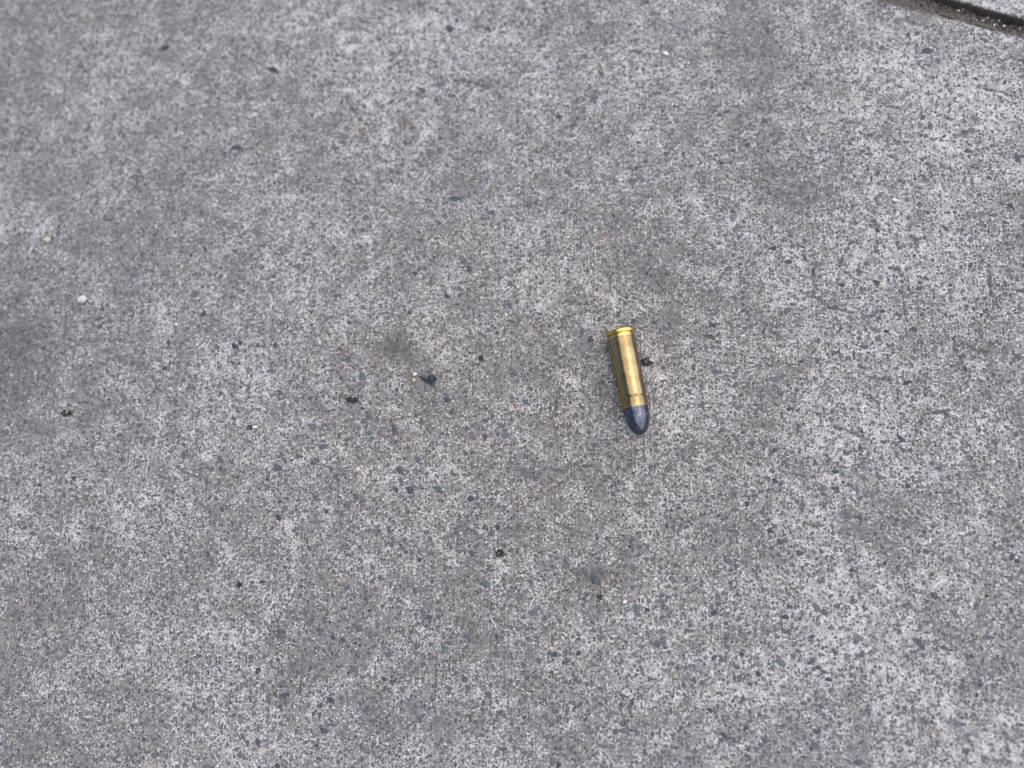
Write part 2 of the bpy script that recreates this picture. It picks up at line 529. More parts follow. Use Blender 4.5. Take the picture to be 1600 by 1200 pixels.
# packed soil in the joint
SOIL_W = GAP * .70
def soil_z(u, v):
    t = v / SOIL_W
    h = -.0003 - .0011 * np.clip(t, 0, 1) + .0008 * vnoise(u, v, .0045, 71) + .0007 * vnoise(u, v, .0017, 72)
    h = np.where(t > .86, h - .010 * np.clip((t - .86) / .14, 0, 1) ** 1.5, h)
    h = np.where(v > SOIL_W - 1e-6, -.020, h)
    edge = .0011 * vnoise(u, v * 0, .007, 73) + .0006 * vnoise(u, v * 0, .0025, 74)
    return u, v + edge * np.clip(t, 0, 1), h
soil_us = list(np.arange(c_lo - .03, hi_u + .01, .0005)) + grow(hi_u + .01, S_U1, .001)
soil_us = grow(c_lo - .03, S_U0, .001)[::-1] + soil_us
sm = grid_mesh('joint_soil', soil_us, list(np.linspace(-.0016, SOIL_W, 16)), soil_z,
               {'dust': lambda u, v: np.clip(1 - v / (SOIL_W * .55), 0, 1) + .5 * vnoise(u, v, .004, 77)})
sm.materials.append(M_SOIL)
tag(link('joint_soil', sm, pavement), kind='stuff')

# ------------------------------------------------------------------ grains and stones
def joined(name, pieces, mats, parent=None):
    """pieces: list of (verts (n,3), faces list, material index) -> one mesh object"""
    vs_, fs_, mi = [], [], []
    off = 0
    for v, f, m in pieces:
        vs_.append(v); fs_ += [tuple(i + off for i in q) for q in f]; mi += [m] * len(f)
        off += len(v)
    me_ = bpy.data.meshes.new(name)
    me_.from_pydata(np.concatenate(vs_).tolist(), [], fs_)
    for m in mats: me_.materials.append(m)
    me_.polygons.foreach_set('material_index', np.array(mi, dtype=np.int32))
    me_.update()
    return link(name, me_, parent)

def hull(rng, n, sx, sy, sz, jitter=.25):
    """angular grain: convex hull of jittered points on an ellipsoid"""
    bm = bmesh.new()
    for k in range(n):
        t = (k + .5) / n
        ph = k * 2.399963 + rng.uniform(-.4, .4)
        z = 1 - 2 * t; r = math.sqrt(max(0, 1 - z * z))
        q = 1 + rng.uniform(-jitter, jitter * .4)
        bm.verts.new((sx * q * r * math.cos(ph), sy * q * r * math.sin(ph), sz * q * z))
    res = bmesh.ops.convex_hull(bm, input=bm.verts)
    dead = [e for e in res['geom_interior'] if isinstance(e, bmesh.types.BMVert)]
    bmesh.ops.delete(bm, geom=dead, context='VERTS')
    bmesh.ops.recalc_face_normals(bm, faces=bm.faces)
    bm.verts.index_update()
    v = np.array([w.co[:] for w in bm.verts]); f = [tuple(w.index for w in q.verts) for q in bm.faces]
    bm.free()
    return v, f

# small grains caught in the joint soil
rng = random.Random(5)
protos = [hull(rng, 9, 1, .8, .7) for _ in range(8)]
pieces = []
for k in range(900):
    u = rng.uniform(c_lo - .02, hi_u + .01); v = SOIL_W * rng.uniform(.02, .90)
    _, pv, h = soil_z(np.array([u]), np.array([v]))
    pv0, pf = protos[k % 8]
    r = rng.choice((.00022, .0003, .0003, .00042, .0006))
    a = rng.uniform(0, 6.28); ca, sa = math.cos(a), math.sin(a)
    q = pv0 * r
    q = np.stack([q[:, 0] * ca - q[:, 1] * sa + u, q[:, 0] * sa + q[:, 1] * ca + pv[0], q[:, 2] + h[0] + r * .2], 1)
    m = rng.choices((0, 1, 2, 3, 4), (6, 4, 2.2, .5, .2))[0]
    pieces.append((q, pf, m))
tag(joined('joint_grit', pieces, (M_SOIL, M_BROWN, M_GREYG, M_CREAM, M_WHITE), pavement), kind='stuff')

# aggregate stones ground flush with the surface: x, y, half length, half width, angle (photo pixels), tone
# tones: b blue grey, d dark grey, f dull, n navy, r reddish, t cream
AGG = """
463 625 5 4.5 0 b;438 613 5 4.5 0 d;489 667 9 7 0 b;504 699 7 5 40 b;467 713 7 5.5 0 d;495 719 5 5 0 d;575 649 6 8 0 d;570 657 6 5 0 b;617 671 6 10 -15 b;595 678 4 15 0 r;577 677 8 5 -20 b;645 678 9 5 0 r;699 625 6.5 4.5 0 n;739 683 7 6 0 b;759 657 6 5 0 b;783 665 8 5 0 b;791 680 8 6 0 b;786 700 7 6 0 f;653 718 6.5 6 0 b;668 725 5 8 0 r;626 735 7.5 7 0 b;633 717 7 3 -25 d;525 745 6 4.5 30 b;641 766 6.5 6 0 n;619 765 4.5 4.5 0 n;432 732 8 8 0 b;514 780 8 7 0 r;494 777 6 6 0 d;557 778 5.5 4.5 0 b;591 828 6 8 20 b;609 828 6 6 0 b;612 850 8 6 20 b;577 829 5 4 0 b;534 838 8 6 0 f;435 809 5 4.5 0 n;461 828 6 5 0 d;544 867 6 4.5 0 b;656 875 3.5 4 0 n;686 765 10 6 -20 b;736 779 6.5 4.5 0 n;733 791 7 6 0 f;700 763 7 5 0 r;778 824 5 4.5 0 n;767 835 5 4.5 0 b;730 828 6 2.5 30 d;739 865 7 6 0 b;765 890 6 5 0 b;759 684 5 5 0 d;600 805 8 6 0 f;560 712 7 6 0 f;470 660 9 6 0 f;650 650 5 4 -40 d;658 658 6 4 30 d;705 645 5 5 0 d;420 700 6 5 0 f;720 850 8 6 0 f
259 75 7 5.5 0 n;370 231 9 5 -10 n;110 193 3.5 3 0 d;286 102 4.5 3 -20 d;304 31 3.5 3 0 d;338 13 8 6 -30 f;291 54 4 3 20 d;335 30 4 3 0 d;132 110 5 3.5 20 d;325 291 4 4 0 b;257 160 6 3.5 -15 f;305 291 4 3 0 d;215 275 7 2.5 0 d;15 100 4 4 0 d;24 235 4 4 0 d;29 222 4.5 3.5 0 d;57 285 4 4 0 d;118 114 5 3 0 f;392 45 12 8 0 f
427 110 9 6 -20 n;494 78 11 9 60 f;523 112 4.5 4 0 b;556 64 9 6 10 f;593 61 5 4.5 0 b;614 84 6 4.5 0 b;625 80 4.5 5 0 b;623 99 4 3 0 d;555 173 10 4 -50 d;645 199 5 4.5 0 d;659 142 7 7 0 d;689 132 9 7 0 b;703 45 8 6 0 n;763 46 7 4.5 -15 n;708 150 5 4.5 0 b;682 156 5 4 0 b;525 232 8 4 15 b;535 222 5 4 0 b;543 213 5 5 0 f;592 225 6 9 0 f;633 223 5 5.5 0 b;738 172 5 4 0 b;565 203 8 5 10 r;450 135 7 6 0 f;635 190 7 6 30 r;600 165 6 5 0 f
816 36 5 4.5 0 b;852 14 5 4.5 0 b;998 82 6 3.5 -10 d;913 88 6 4 0 b;928 152 9 8 -30 b;873 182 5 4.5 0 n;897 195 6 4 0 b;876 77 6 9 0 f;1010 4 9 4 0 b;988 283 8 7 20 b;1003 280 7 6 0 b;1051 206 4.5 7 -10 b;1066 263 6.5 4.5 0 r;1124 112 4.5 4 0 d;1124 75 4.5 4 0 d;1135 175 7 4 -10 d;1128 255 9 4.5 0 d;1168 226 4.5 4.5 0 n;1040 240 5 4 0 d;1068 240 4 4 0 d;1115 132 5 4.5 0 f;1198 47 5 10 10 b;1175 115 13 9 20 f;1195 190 7 6.5 0 d;891 236 6 5 0 f;1002 238 6 5 0 f;946 60 9 6 -30 f;1105 70 6 4 0 f;890 270 6 5 0 b
1383 8 4.5 6 -30 d;1391 20 8 9 -40 f;1434 52 5 5 0 b;1449 79 12 5.5 10 n;1359 82 5 9 0 f;1377 75 5 5.5 0 d;1370 95 9 7 0 f;1262 131 7 4.5 -10 b;1225 139 9 5.5 0 f;1525 123 4 3.5 0 n;1453 198 5.5 6.5 -20 b;1507 206 6 5 40 b;1523 185 7 9 0 f;1281 235 6.5 6 0 b;1270 252 10 7 0 f;1347 237 5 4.5 0 d;1513 237 8 4.5 0 b;1590 248 7 7 0 b;1393 154 6 7 0 f;1441 183 6 5 20 d;1386 208 9 6 0 f;1493 213 5 5 0 f;1335 160 6 5 -40 t;1298 181 5 4 0 t;1406 283 6 4 0 b;1258 131 4 4 0 b;1210 195 9 7 -20 f;1470 45 6 5 10 f
713 311 10 6 -10 n;768 332 7 5.5 0 b;783 389 9 5 -10 f;734 421 6.5 5.5 -30 n;725 408 5.5 5 0 b;722 400 5 4.5 0 f;698 462 4 5 0 n;718 451 4.5 4 0 b;568 360 5.5 4 20 d;570 340 4.5 4 0 b;652 402 4.5 4 0 b;648 427 5 3 0 n;660 374 5 3.5 -10 d;456 362 7 7 0 f;415 383 5 6 0 f;427 432 4.5 4 0 d;416 478 7 4.5 30 f;527 463 6 5 20 b;573 542 6.5 6 0 d;545 562 8 7 30 b;566 589 8 7 -30 b;455 519 5.5 4.5 0 b;424 580 7 6 0 b;532 545 5 4 0 d;403 540 5 4.5 0 d;744 486 8 6 0 f;758 526 4 3.5 0 b;797 443 5 5 0 b;796 476 5 6 0 b;643 465 6 5 0 f;530 411 6 4.5 0 f;525 397 4.5 5 0 b;431 540 6 5 20 d;588 520 5 4 0 d;742 405 5 5 0 r
1369 441 5.5 4.5 0 n;1403 420 7 5 20 b;1409 430 4.5 4 0 d;1391 419 4.5 4 0 b;1365 405 9 7 0 f;1342 424 6 5 -20 d;1315 445 5.5 4 0 n;1321 425 5 4 0 d;1275 412 13 6.5 0 f;1232 409 5.5 4 0 n;1364 346 6 4 0 b;1371 360 5 4 -30 n;1427 350 7 7 30 f;1430 374 6.5 4.5 -20 b;1330 379 6 4 10 b;1447 435 5 4 0 d;1516 415 5 5.5 0 d;1490 432 10 8 0 f;1485 446 3.5 3 0 n;1510 480 5 4.5 0 b;1522 482 5 4 0 b;1540 486 6 5.5 0 b;1572 381 4.5 4 0 d;1578 322 6.5 4.5 -10 n;1552 337 4.5 4 0 b;1477 357 4.5 4 0 d;1500 375 6 4.5 0 f;1372 531 5.5 5 40 b;1342 529 5.5 4.5 0 b;1350 542 8 5 -20 b;1428 515 7 5.5 0 d;1403 492 8 4 0 d;1385 518 4.5 4 0 n;1568 558 13 9 -20 f;1230 486 7 6 0 b;1216 468 9 6 0 f;1210 593 11 6 0 b;1417 598 7 4 15 n;1300 525 5 4 0 f;1275 563 5 4.5 0 d;1332 505 10 7 0 f;1363 492 7 5 0 b;1409 457 4 3.5 0 d;1440 491 5 4 0 d;1208 388 6 5 0 n;1233 363 6 4 -30 r;1365 448 3.5 3 0 t;1590 370 5 6 0 d;1595 455 7 5 0 b;1590 558 5 6 0 d;1562 530 7 5 0 f
142 396 4.5 3.5 0 b;143 373 6 7 0 f;222 397 4 6.5 0 d;207 358 7 4.5 0 f;61 386 12 9 10 f;20 403 6 9 0 f;28 470 5.5 5 0 d;209 430 6.5 5 0 b;98 421 3.5 3 0 n;306 458 6 4 0 b;319 490 5.5 5 -40 n;234 470 3.5 6 0 d;206 478 6 5 0 f;160 483 4.5 4 0 d;140 487 4 3.5 0 d;157 510 6.5 5 0 b;131 502 7 4.5 0 d;154 498 6 4 20 d;106 538 7 6 0 f;99 553 4 3.5 0 d;209 566 7 4 10 b;258 576 4 3.5 0 n;157 586 9 7 0 f;207 581 8 4 10 f;246 560 11 6 0 f;330 512 8 8 0 f;367 541 7 4.5 -15 n;376 535 4.5 3.5 0 n;339 542 5 4.5 0 b;352 421 6 7 0 f;345 432 5 4 0 b;316 333 5 4.5 0 d;290 343 6 3 10 d;75 374 6 5 20 t;0 520 6 8 0 d;238 362 4 13 -22 f
837 317 5 4.5 0 b;882 332 5 4.5 0 b;899 348 5 5 30 b;959 338 2.5 3 0 n;976 350 5 8 -35 f;1005 320 6 9 0 f;995 386 4 3.5 0 b;1119 314 8 6 -20 f;1150 358 8 5 0 b;1145 331 4 4 0 n;1081 409 5 4 0 b;1138 420 7 5.5 0 b;1130 409 5 4 0 b;1182 397 7 5 0 f;1193 445 6 6 0 f;1043 428 7 5 -40 d;1025 410 10 9 0 f;1164 486 7 6 0 b;1147 466 5 4 0 b;1113 508 6 4 -20 n;1111 527 9 4.5 -20 d;923 530 6.5 5 -20 n;910 519 5 4.5 0 b;992 502 6 5 0 b;1022 504 5 4.5 0 d;1047 508 5 6 0 b;1121 581 8 5 0 b;1149 582 5 4 0 b;903 505 5 5 0 f;805 584 5.5 5 0 b;843 490 4.5 3.5 0 b;1090 540 7 6 0 f;1050 420 12 9 10 f;826 358 5 4 0 f
194 626 6 5.5 0 b;296 604 4.5 4.5 0 b;274 627 4.5 4 0 b;289 710 6 5.5 0 b;346 733 4.5 4.5 0 b;331 733 5 4.5 0 d;218 665 4.5 3.5 0 b;68 732 4.5 5.5 -20 b;63 758 4 4 0 n;55 750 6 5 0 f;116 747 4 3.5 0 n;133 750 3.5 3 0 d;186 808 12 6 -25 f;188 680 5 4 20 d;177 675 4 3.5 0 d;191 719 4 4 0 d;233 772 4 3.5 0 d;328 778 6 3.5 30 d;347 796 5 4.5 0 d;332 878 4.5 7 -15 b;292 876 6 8 0 f;265 875 4.5 4 0 b;325 866 6 4.5 20 d;51 834 6 5 0 d;68 858 8 7 0 f;25 857 5 4 0 d;15 662 5 4.5 0 d;395 868 6 5 0 b;100 648 4 3 0 d;5 620 4 4 0 f;340 863 4 4 0 d;234 602 7 5 0 f;148 753 8 6 0 f;85 850 11 8 20 f
1154 636 8 4.5 25 b;1108 733 6.5 6.5 0 b;1174 692 6 5 -40 b;930 695 6.5 4.5 0 b;983 705 6 5 0 f;957 771 5.5 5 0 b;1168 787 4.8 4.5 0 n;1181 774 4 3.5 0 b;1127 773 4 3.5 0 b;1129 811 5 4 0 b;1143 829 6 3.8 20 b;1076 815 4.5 3.5 0 d;1119 846 4.5 4 0 b;1111 838 4 3 0 b;1088 783 2.2 2 0 n;933 840 4.5 4 0 b;949 841 4.5 4 0 d;838 748 7 5 0 b;822 725 10 8 0 f;884 878 5.5 6.5 0 b;851 881 8 9 0 f;1138 878 10 6 -30 b;1150 885 5 4 0 b;927 898 4.5 4 0 b;1083 853 4 3.5 0 d;858 664 6 4 0 r;1120 655 8 6 0 f;810 777 8 6 0 r;1060 850 8 6 0 f;820 628 6 5 0 b;1098 630 5 4 0 b
1233 639 4.5 4 0 n;1219 615 6 5 0 b;1277 647 4 3.5 0 d;1247 666 5 4.5 0 b;1475 645 8 5.5 -20 b;1462 645 5 6 0 d;1439 659 4.5 5.5 0 b;1381 690 6 4.5 20 b;1408 685 9 4.5 -35 n;1322 708 6.5 4.5 10 b;1217 712 9 6 0 f;1226 722 5 4.5 0 b;1263 715 4.5 4 0 b;1273 721 2.5 4 0 d;1305 737 7 3.8 10 n;1296 746 7 5.5 0 t;1375 746 6 5 -20 b;1467 732 6 4.5 -15 b;1328 758 5.5 5.5 0 b;1306 764 7 6 0 b;1289 763 7 5 0 f;1286 772 6 4.5 0 b;1292 780 7 5 0 f;1211 751 5 4.5 0 n;1220 756 5 5 0 b;1418 759 5 4 0 n;1453 773 5 4 0 b;1441 793 9 13 -20 f;1437 800 6 6 0 b;1400 811 5 4.5 0 d;1322 803 9 4.5 -30 b;1547 801 5 5 0 d;1258 807 6 5 0 f;1210 822 5 4.5 0 b;1203 829 5 4.5 0 n;1390 832 8 7 0 f;1387 843 10 7 0 f;1219 846 5.5 5 0 d;1250 864 9 4.5 0 b;1448 862 5.5 5 0 d;1435 862 5.5 5 0 b;1372 883 4.5 5.5 0 b;1382 880 4 4 0 n;1331 891 4 4.5 0 n;1404 891 7 5 0 f;1581 871 4 9 -35 n;1590 877 4.5 4 0 n;1597 893 4.5 6 0 b;1505 850 8 5 0 f;1541 860 5 4 0 f;1590 825 6 4.5 0 d;1450 611 9 6 0 f;1300 890 7 5 0 r;1415 704 5 4 0 r;1505 690 6 8 -20 f;1560 655 7 5 0 f;1350 720 10 7 0 f;1360 840 8 5 0 f
543 918 5.5 4.5 0 b;594 902 6 4 0 b;648 925 5 4.5 0 b;578 954 3.5 3 0 n;572 935 5 4 0 d;503 946 6 6 0 f;641 913 4.5 5.5 0 r;592 921 7 6 0 r;698 919 5 4 0 b;746 926 4.5 4.5 0 d;760 913 6.5 8 20 b;661 957 6.5 6 0 b;669 964 6 5 0 d;560 982 8 7.5 0 b;500 984 6 5.5 0 b;483 975 6 6 30 d;440 987 8 5.5 0 d;536 1000 4.5 4 20 n;555 1005 3 2.5 0 n;562 1009 3 2.5 0 n;458 1001 5 3 0 d;403 1049 4.5 5 0 n;418 1024 6 5 0 f;485 1046 4.5 4.5 0 d;465 1050 5 4 0 b;554 1046 7 5 0 d;606 1024 6 5 0 b;652 1010 6 4.5 0 b;695 1014 7 8 0 b;730 995 6.5 4.5 -15 b;680 994 6 5 0 f;776 995 3 4.5 0 n;702 1076 7 4.5 0 b;600 1061 4 3.5 0 n;601 1077 5.5 6 0 d;612 1066 4 5 0 d;410 1073 6 6 0 d;446 1086 7.5 5 10 n;430 1084 4.5 5 0 d;517 1094 7 5 0 n;536 1097 5 4.5 0 r;490 1083 5 6 0 f;470 1075 5 5 0 d;563 1099 5 4.5 0 b;573 1108 8 6 20 b;583 1096 12 9 0 f;605 1121 6 5 40 d;500 1117 5 4.5 0 d;506 1142 8 4.5 0 n;463 1141 5 4 0 b;536 1152 7 7 0 f;565 1167 3.5 7 0 b;656 1125 5 6 0 b;403 1160 4.5 8 0 b;413 1157 7 5 0 f;408 1174 7 5.5 20 t;607 1176 5 4 30 d;591 1145 4.5 3 0 d;782 1114 6 5 0 b;787 1170 7 4.5 0 b;763 1085 8 6 -20 d;725 1061 6 5 0 b;770 1040 7 5 0 f;675 1092 6 5 0 d;735 1120 5 6 0 d;650 1165 9 6 0 f;490 1160 7 4 0 f;433 1197 5 4 0 n;420 940 8 6 0 f;690 940 6 5 0 r
927 905 5 8 0 n;1012 953 4.5 3.5 0 n;832 957 8 7 0 b;1036 945 5.5 4 0 b;991 948 9 8 0 f;996 960 8 4 0 b;1115 958 6.5 4.5 0 n;952 953 5 4 0 d;925 972 4.5 4 0 b;842 1031 5 4.5 0 b;830 1020 9 8 0 f;867 1022 5.5 4 0 n;859 1021 5 5 0 b;904 1020 5 4 0 n;818 1038 5 5 0 b;885 1034 7 4 20 d;862 1051 4.5 4.5 0 d;837 1057 5 4.5 0 b;825 1060 5 5.5 0 d;899 1062 4 3.5 0 d;1015 1061 3 3 0 n;1037 1005 5 4.5 0 b;1027 1004 6 5 0 b;1082 1042 8 6 0 b;1088 1032 7 6 0 f;1116 1028 6 5.5 0 b;1129 1031 7 5 0 b;1151 1042 6 4.5 0 b;1159 1022 4.5 4 0 n;1185 1053 4.5 6 -10 n;1155 1061 4 7 0 b;1068 1071 6 5 30 b;1085 1063 6 5 0 d;1097 1067 6 5 0 b;1009 1080 8 7 0 f;970 1085 4.5 4 0 d;988 1096 4.5 7 0 b;974 1104 3.5 9 0 f;940 1100 4 3.5 0 d;1110 1110 4.5 4 0 n;820 1121 3.5 3 0 n;887 1125 3.5 3 0 d;963 1143 7 5 0 b;975 1142 7 5 0 b;987 1142 3 2.5 0 n;1131 1149 5.5 5 0 n;1128 1156 5 5 0 b;1139 1153 6 4.5 0 b;1147 1157 5 4.5 0 b;1195 1154 6 5.5 0 b;1165 1137 4 3.5 0 n;1055 1169 6 4 0 b;1169 1170 5.5 5 0 b;1181 1170 6 5.5 0 b;863 1190 5.5 8 -15 b;873 1194 4.5 5 0 n;1008 1175 4 6 0 d;890 1145 11 8 0 f;1060 1120 9 12 0 f;825 925 7 5 0 f;1040 1165 8 6 0 f;1130 1105 7 6 0 f;945 1185 7 5 0 f;1160 990 7 5 0 f
1437 1005 7 13 28 b;1460 931 8 7 30 b;1447 939 5 4.5 0 d;1405 915 5.5 4 0 b;1525 948 4.5 8 -35 b;1542 931 4 3.5 0 n;1580 954 4.5 4 0 n;1540 973 9 6 0 f;1548 997 6 5 0 b;1475 1012 8 3.5 -35 d;1519 1026 4.5 4 0 d;1276 950 7 8 20 b;1288 958 6 5 0 b;1227 964 5.5 5 0 n;1223 956 7 6 0 f;1231 985 4.5 5 -20 b;1268 995 8 4 0 b;1234 948 5.5 4 0 d;1334 938 6 5.5 0 b;1309 947 5.5 4.5 0 b;1350 951 4 6 0 b;1394 952 8 6 0 f;1340 998 9 7 0 f;1305 1019 5.5 6 0 d;1346 1023 7 6 0 b;1268 1033 7 7 -20 b;1219 1035 8 7 0 b;1239 1024 7 5 0 b;1324 1027 7 4 -40 f;1288 1050 5.5 4.5 0 b;1295 1062 6 4 0 n;1393 1078 3.5 8 0 f;1357 1111 4.5 8 0 b;1283 1103 7 5.5 -20 b;1256 1099 5 4.5 0 b;1277 1143 7 4.5 0 n;1275 1165 7 7 0 b;1267 1170 4 3.5 0 n;1341 1191 9 5.5 20 b;1419 1161 5.5 6.5 0 b;1495 1131 7 5 0 b;1460 1139 6.5 6 0 r;1446 1128 4.5 5 0 b;1532 1066 4.5 6 0 b;1531 1071 3.5 3 0 n;1535 1045 6 8 0 f;1480 1067 6 5 0 f;1503 1072 5 4.5 0 b;1510 1172 6 5 0 b;1511 1186 4.5 6 0 f;1430 1191 7 5 0 b;1590 1072 4.5 4 0 d;1575 1100 9 7 0 f;1582 1155 8 6 0 f;1540 1190 9 6 0 f;1365 1018 7 4 0 f;1380 1120 8 6 0 f;1310 1150 7 5 0 f;1600 1018 8 9 0 f;1220 1180 6 7 0 f;1250 1195 8 6 0 f;1416 1000 4 5 0 f
"""
TONE = {'b': M_BLUE, 'd': M_DARK, 'f': M_FAINT, 'n': M_DEEP, 'r': M_RED, 't': M_TAN}
agg = []
for rec in AGG.replace('\n', ';').split(';'):
    w = rec.split()
    if len(w) == 6:
        agg.append((float(w[0]), float(w[1]), float(w[2]), float(w[3]), float(w[4]), w[5]))
agg.sort(key=lambda a: -a[2] * a[3])
NSEG = 11
def stone_shape(rng):
    """a worn stone face: irregular outline, flat top, flanks going down into the cement"""
    ph = [rng.uniform(0, 6.28) for _ in range(3)]
    out = []
    for k in range(NSEG):
        t = 2 * math.pi * (k + rng.uniform(-.22, .22)) / NSEG
        r = 1 + .17 * math.sin(2 * t + ph[0]) + .12 * math.sin(3 * t + ph[1]) + rng.uniform(-.13, .13)
        out.append((r * math.cos(t), r * math.sin(t)))
    v = [(0, 0, .10)] + [(x * .70, y * .70, .07 + rng.uniform(-.04, .04)) for x, y in out] + [(x * 1.12, y * 1.12, -.24) for x, y in out]
    f = []
    for k in range(NSEG):
        j = (k + 1) % NSEG
        f += [(0, 1 + k, 1 + j), (1 + k, 1 + NSEG + k, 1 + NSEG + j), (1 + k, 1 + NSEG + j, 1 + j)]
    rim = [0.0] + [.35] * NSEG + [1.0] * NSEG
    return np.array(v), f, np.array(rim)
rng = random.Random(11)
shapes = [stone_shape(rng) for _ in range(12)]
stone_meshes = {}
def stone_mesh(i, tone):
    if (i, tone) not in stone_meshes:
        v, f, rim = shapes[i]
        m_ = bpy.data.meshes.new('aggregate_stone')
        m_.from_pydata((v * MM).tolist(), [], f)
        m_.polygons.foreach_set('use_smooth', np.ones(len(f), dtype=bool))
        a_ = m_.attributes.new('rim', 'FLOAT', 'POINT'); a_.data.foreach_set('value', rim.astype(np.float32))
        m_.materials.append(TONE[tone]); m_.update()
        stone_meshes[(i, tone)] = m_
    return stone_meshes[(i, tone)]
def surf(u, v, rad=.0012):
    t = np.linspace(0, 2 * np.pi, 9)[:-1]
    return float(np.mean(relief(u + rad * .6 * np.cos(t), v + rad * .6 * np.sin(t))))
small_pieces, small_rim = [], []
for k, (px, py, a, b, ang, tone) in enumerate(agg):
    s = px_len(px, py)
    u, v = uv_px(px, py)
    if v > -.001: continue
    la, lb = a * s * 1.05, b * s * 1.05
    z = surf(u, v, (la + lb) / 2) + .00012
    rz = R(ang) - PAV_ROT
    si = rng.randrange(12)
    if k < 299:
        o = link('aggregate_stone', stone_mesh(si, tone), slab)
        o.location = (u, v, z)
        o.rotation_euler = (rng.uniform(-.03, .03), rng.uniform(-.03, .03), rz)
        o.scale = (la / MM, lb / MM, 1.4)
    else:
        q, f, rim = shapes[si]
        q = q * np.array([la, lb, 1.3 * MM])
        c, s_ = math.cos(rz), math.sin(rz)
        q = np.stack([q[:, 0] * c - q[:, 1] * s_ + u, q[:, 0] * s_ + q[:, 1] * c + v, q[:, 2] + z], 1)
        small_pieces.append((q, f, 'bdfnrt'.index(tone))); small_rim.append(rim)
# finer grit between them, scattered over the slab in and round the picture
for k in range(7500):
    u = rng.uniform(lo_u, hi_u); v = rng.uniform(lo_v, -.003)
    r = .00036 + .00050 * rng.random() ** 2.2
    z = surf(u, v, r) + .00006
    q, f, rim = shapes[rng.randrange(12)]
    q = q * np.array([r * rng.uniform(.9, 1.4), r, .9 * MM])
    a = rng.uniform(0, 6.28); c, s_ = math.cos(a), math.sin(a)
    q = np.stack([q[:, 0] * c - q[:, 1] * s_ + u, q[:, 0] * s_ + q[:, 1] * c + v, q[:, 2] + z], 1)
    small_pieces.append((q, f, rng.choices((0, 1, 2, 3, 4, 5), (2.2, 6, 3, .8, .25, .3))[0])); small_rim.append(rim)
grit = joined('fine_aggregate', small_pieces, [TONE[t] for t in 'bdfnrt'], slab)
grit.data.polygons.foreach_set('use_smooth', np.ones(len(grit.data.polygons), dtype=bool))
ga = grit.data.attributes.new('rim', 'FLOAT', 'POINT'); ga.data.foreach_set('value', np.concatenate(small_rim).astype(np.float32))
tag(grit, kind='stuff')

# loose sand lying on the slab: tiny pale and dark grains
def ground_z(p):
    u, v = to_uv(p)
    return float(relief(np.array([u]), np.array([v]))[0])
pieces = []
for k in range(650):
    px, py = rng.uniform(-40, 1640), rng.uniform(-40, 1240)
    p = at(px, py)
    if to_uv(p)[1] > -.002: continue
    r = .00016 + .00024 * rng.random() ** 2.5
    q0, f = protos[rng.randrange(8)]
    a = rng.uniform(0, 6.28); c, s_ = math.cos(a), math.sin(a)
    q = q0 * r
    q = np.stack([q[:, 0] * c - q[:, 1] * s_ + p.x, q[:, 0] * s_ + q[:, 1] * c + p.y, q[:, 2] + ground_z(p) + r * .45], 1)
    pieces.append((q, f, rng.choices((0, 1, 2, 3), (6, 2, .35, 2))[0]))
tag(joined('loose_sand', pieces, (M_WHITE, M_CREAM, M_ORANGE, M_GREYG)), 'tiny loose pale sand grains scattered over the concrete slab', 'sand', kind='stuff')

# ------------------------------------------------------------------ loose stones and crumbs
def loose(name, px, py, a, b, h, ang, mat, label, cat, seed, n=18, jitter=.22, group=None):
    """one angular stone: half sizes a, b in photo pixels, h = height / mean width"""
    rg = random.Random(seed)
    s = px_len(px, py)
    p = at(px, py, 0.0)
    hz = h * (a + b) * .5 * s
    v, f = hull(rg, n, a * s, b * s, hz, jitter)
    zmin = v[:, 2].min()
    v[:, 2] -= zmin
    m_ = bpy.data.meshes.new(name); m_.from_pydata(v.tolist(), [], f); m_.materials.append(mat); m_.update()
    o = link(name, m_)
    o.location = (p.x, p.y, ground_z(p) - .00008)
    o.rotation_euler = (0, 0, R(ang))
    return tag(o, label, cat, group)

def crumb(name, px, py, a, b, mats, weights, count, label, cat, seed, rmin=.28, rmax=.5, group=None, lift=.5, ring=False):
    """a clot of small grains stuck together: one mesh"""
    rg = random.Random(seed)
    s = px_len(px, py)
    p = at(px, py, 0.0)
    pcs = []
    for k in range(count):
        t = rg.uniform(0, 6.28); r = math.sqrt(rg.random())
        if ring: r = .55 + .45 * r
        gr = rg.uniform(rmin, rmax) * (a + b) * .5 * s
        mi = rg.choices(range(len(mats)), weights)[0]
        if mi > 0: gr *= .55
        v, f = hull(rg, 10, gr, gr * rg.uniform(.7, 1), gr * .8, .3)
        x, y = a * s * r * .8 * math.cos(t), b * s * r * .8 * math.sin(t)
        z = gr * .35 + (1 - r) * lift * (a + b) * .5 * s * rg.random() + (gr * .6 if mi > 0 else 0)
        pcs.append((v + np.array([x, y, z]), f, mi))
    o = joined(name, pcs, mats)
    o.location = (p.x, p.y, max(ground_z(p), ground_z(p + Vector((a * s * .5, 0, 0))), ground_z(p - Vector((a * s * .5, 0, 0)))) + .00012)
    return tag(o, label, cat, group)

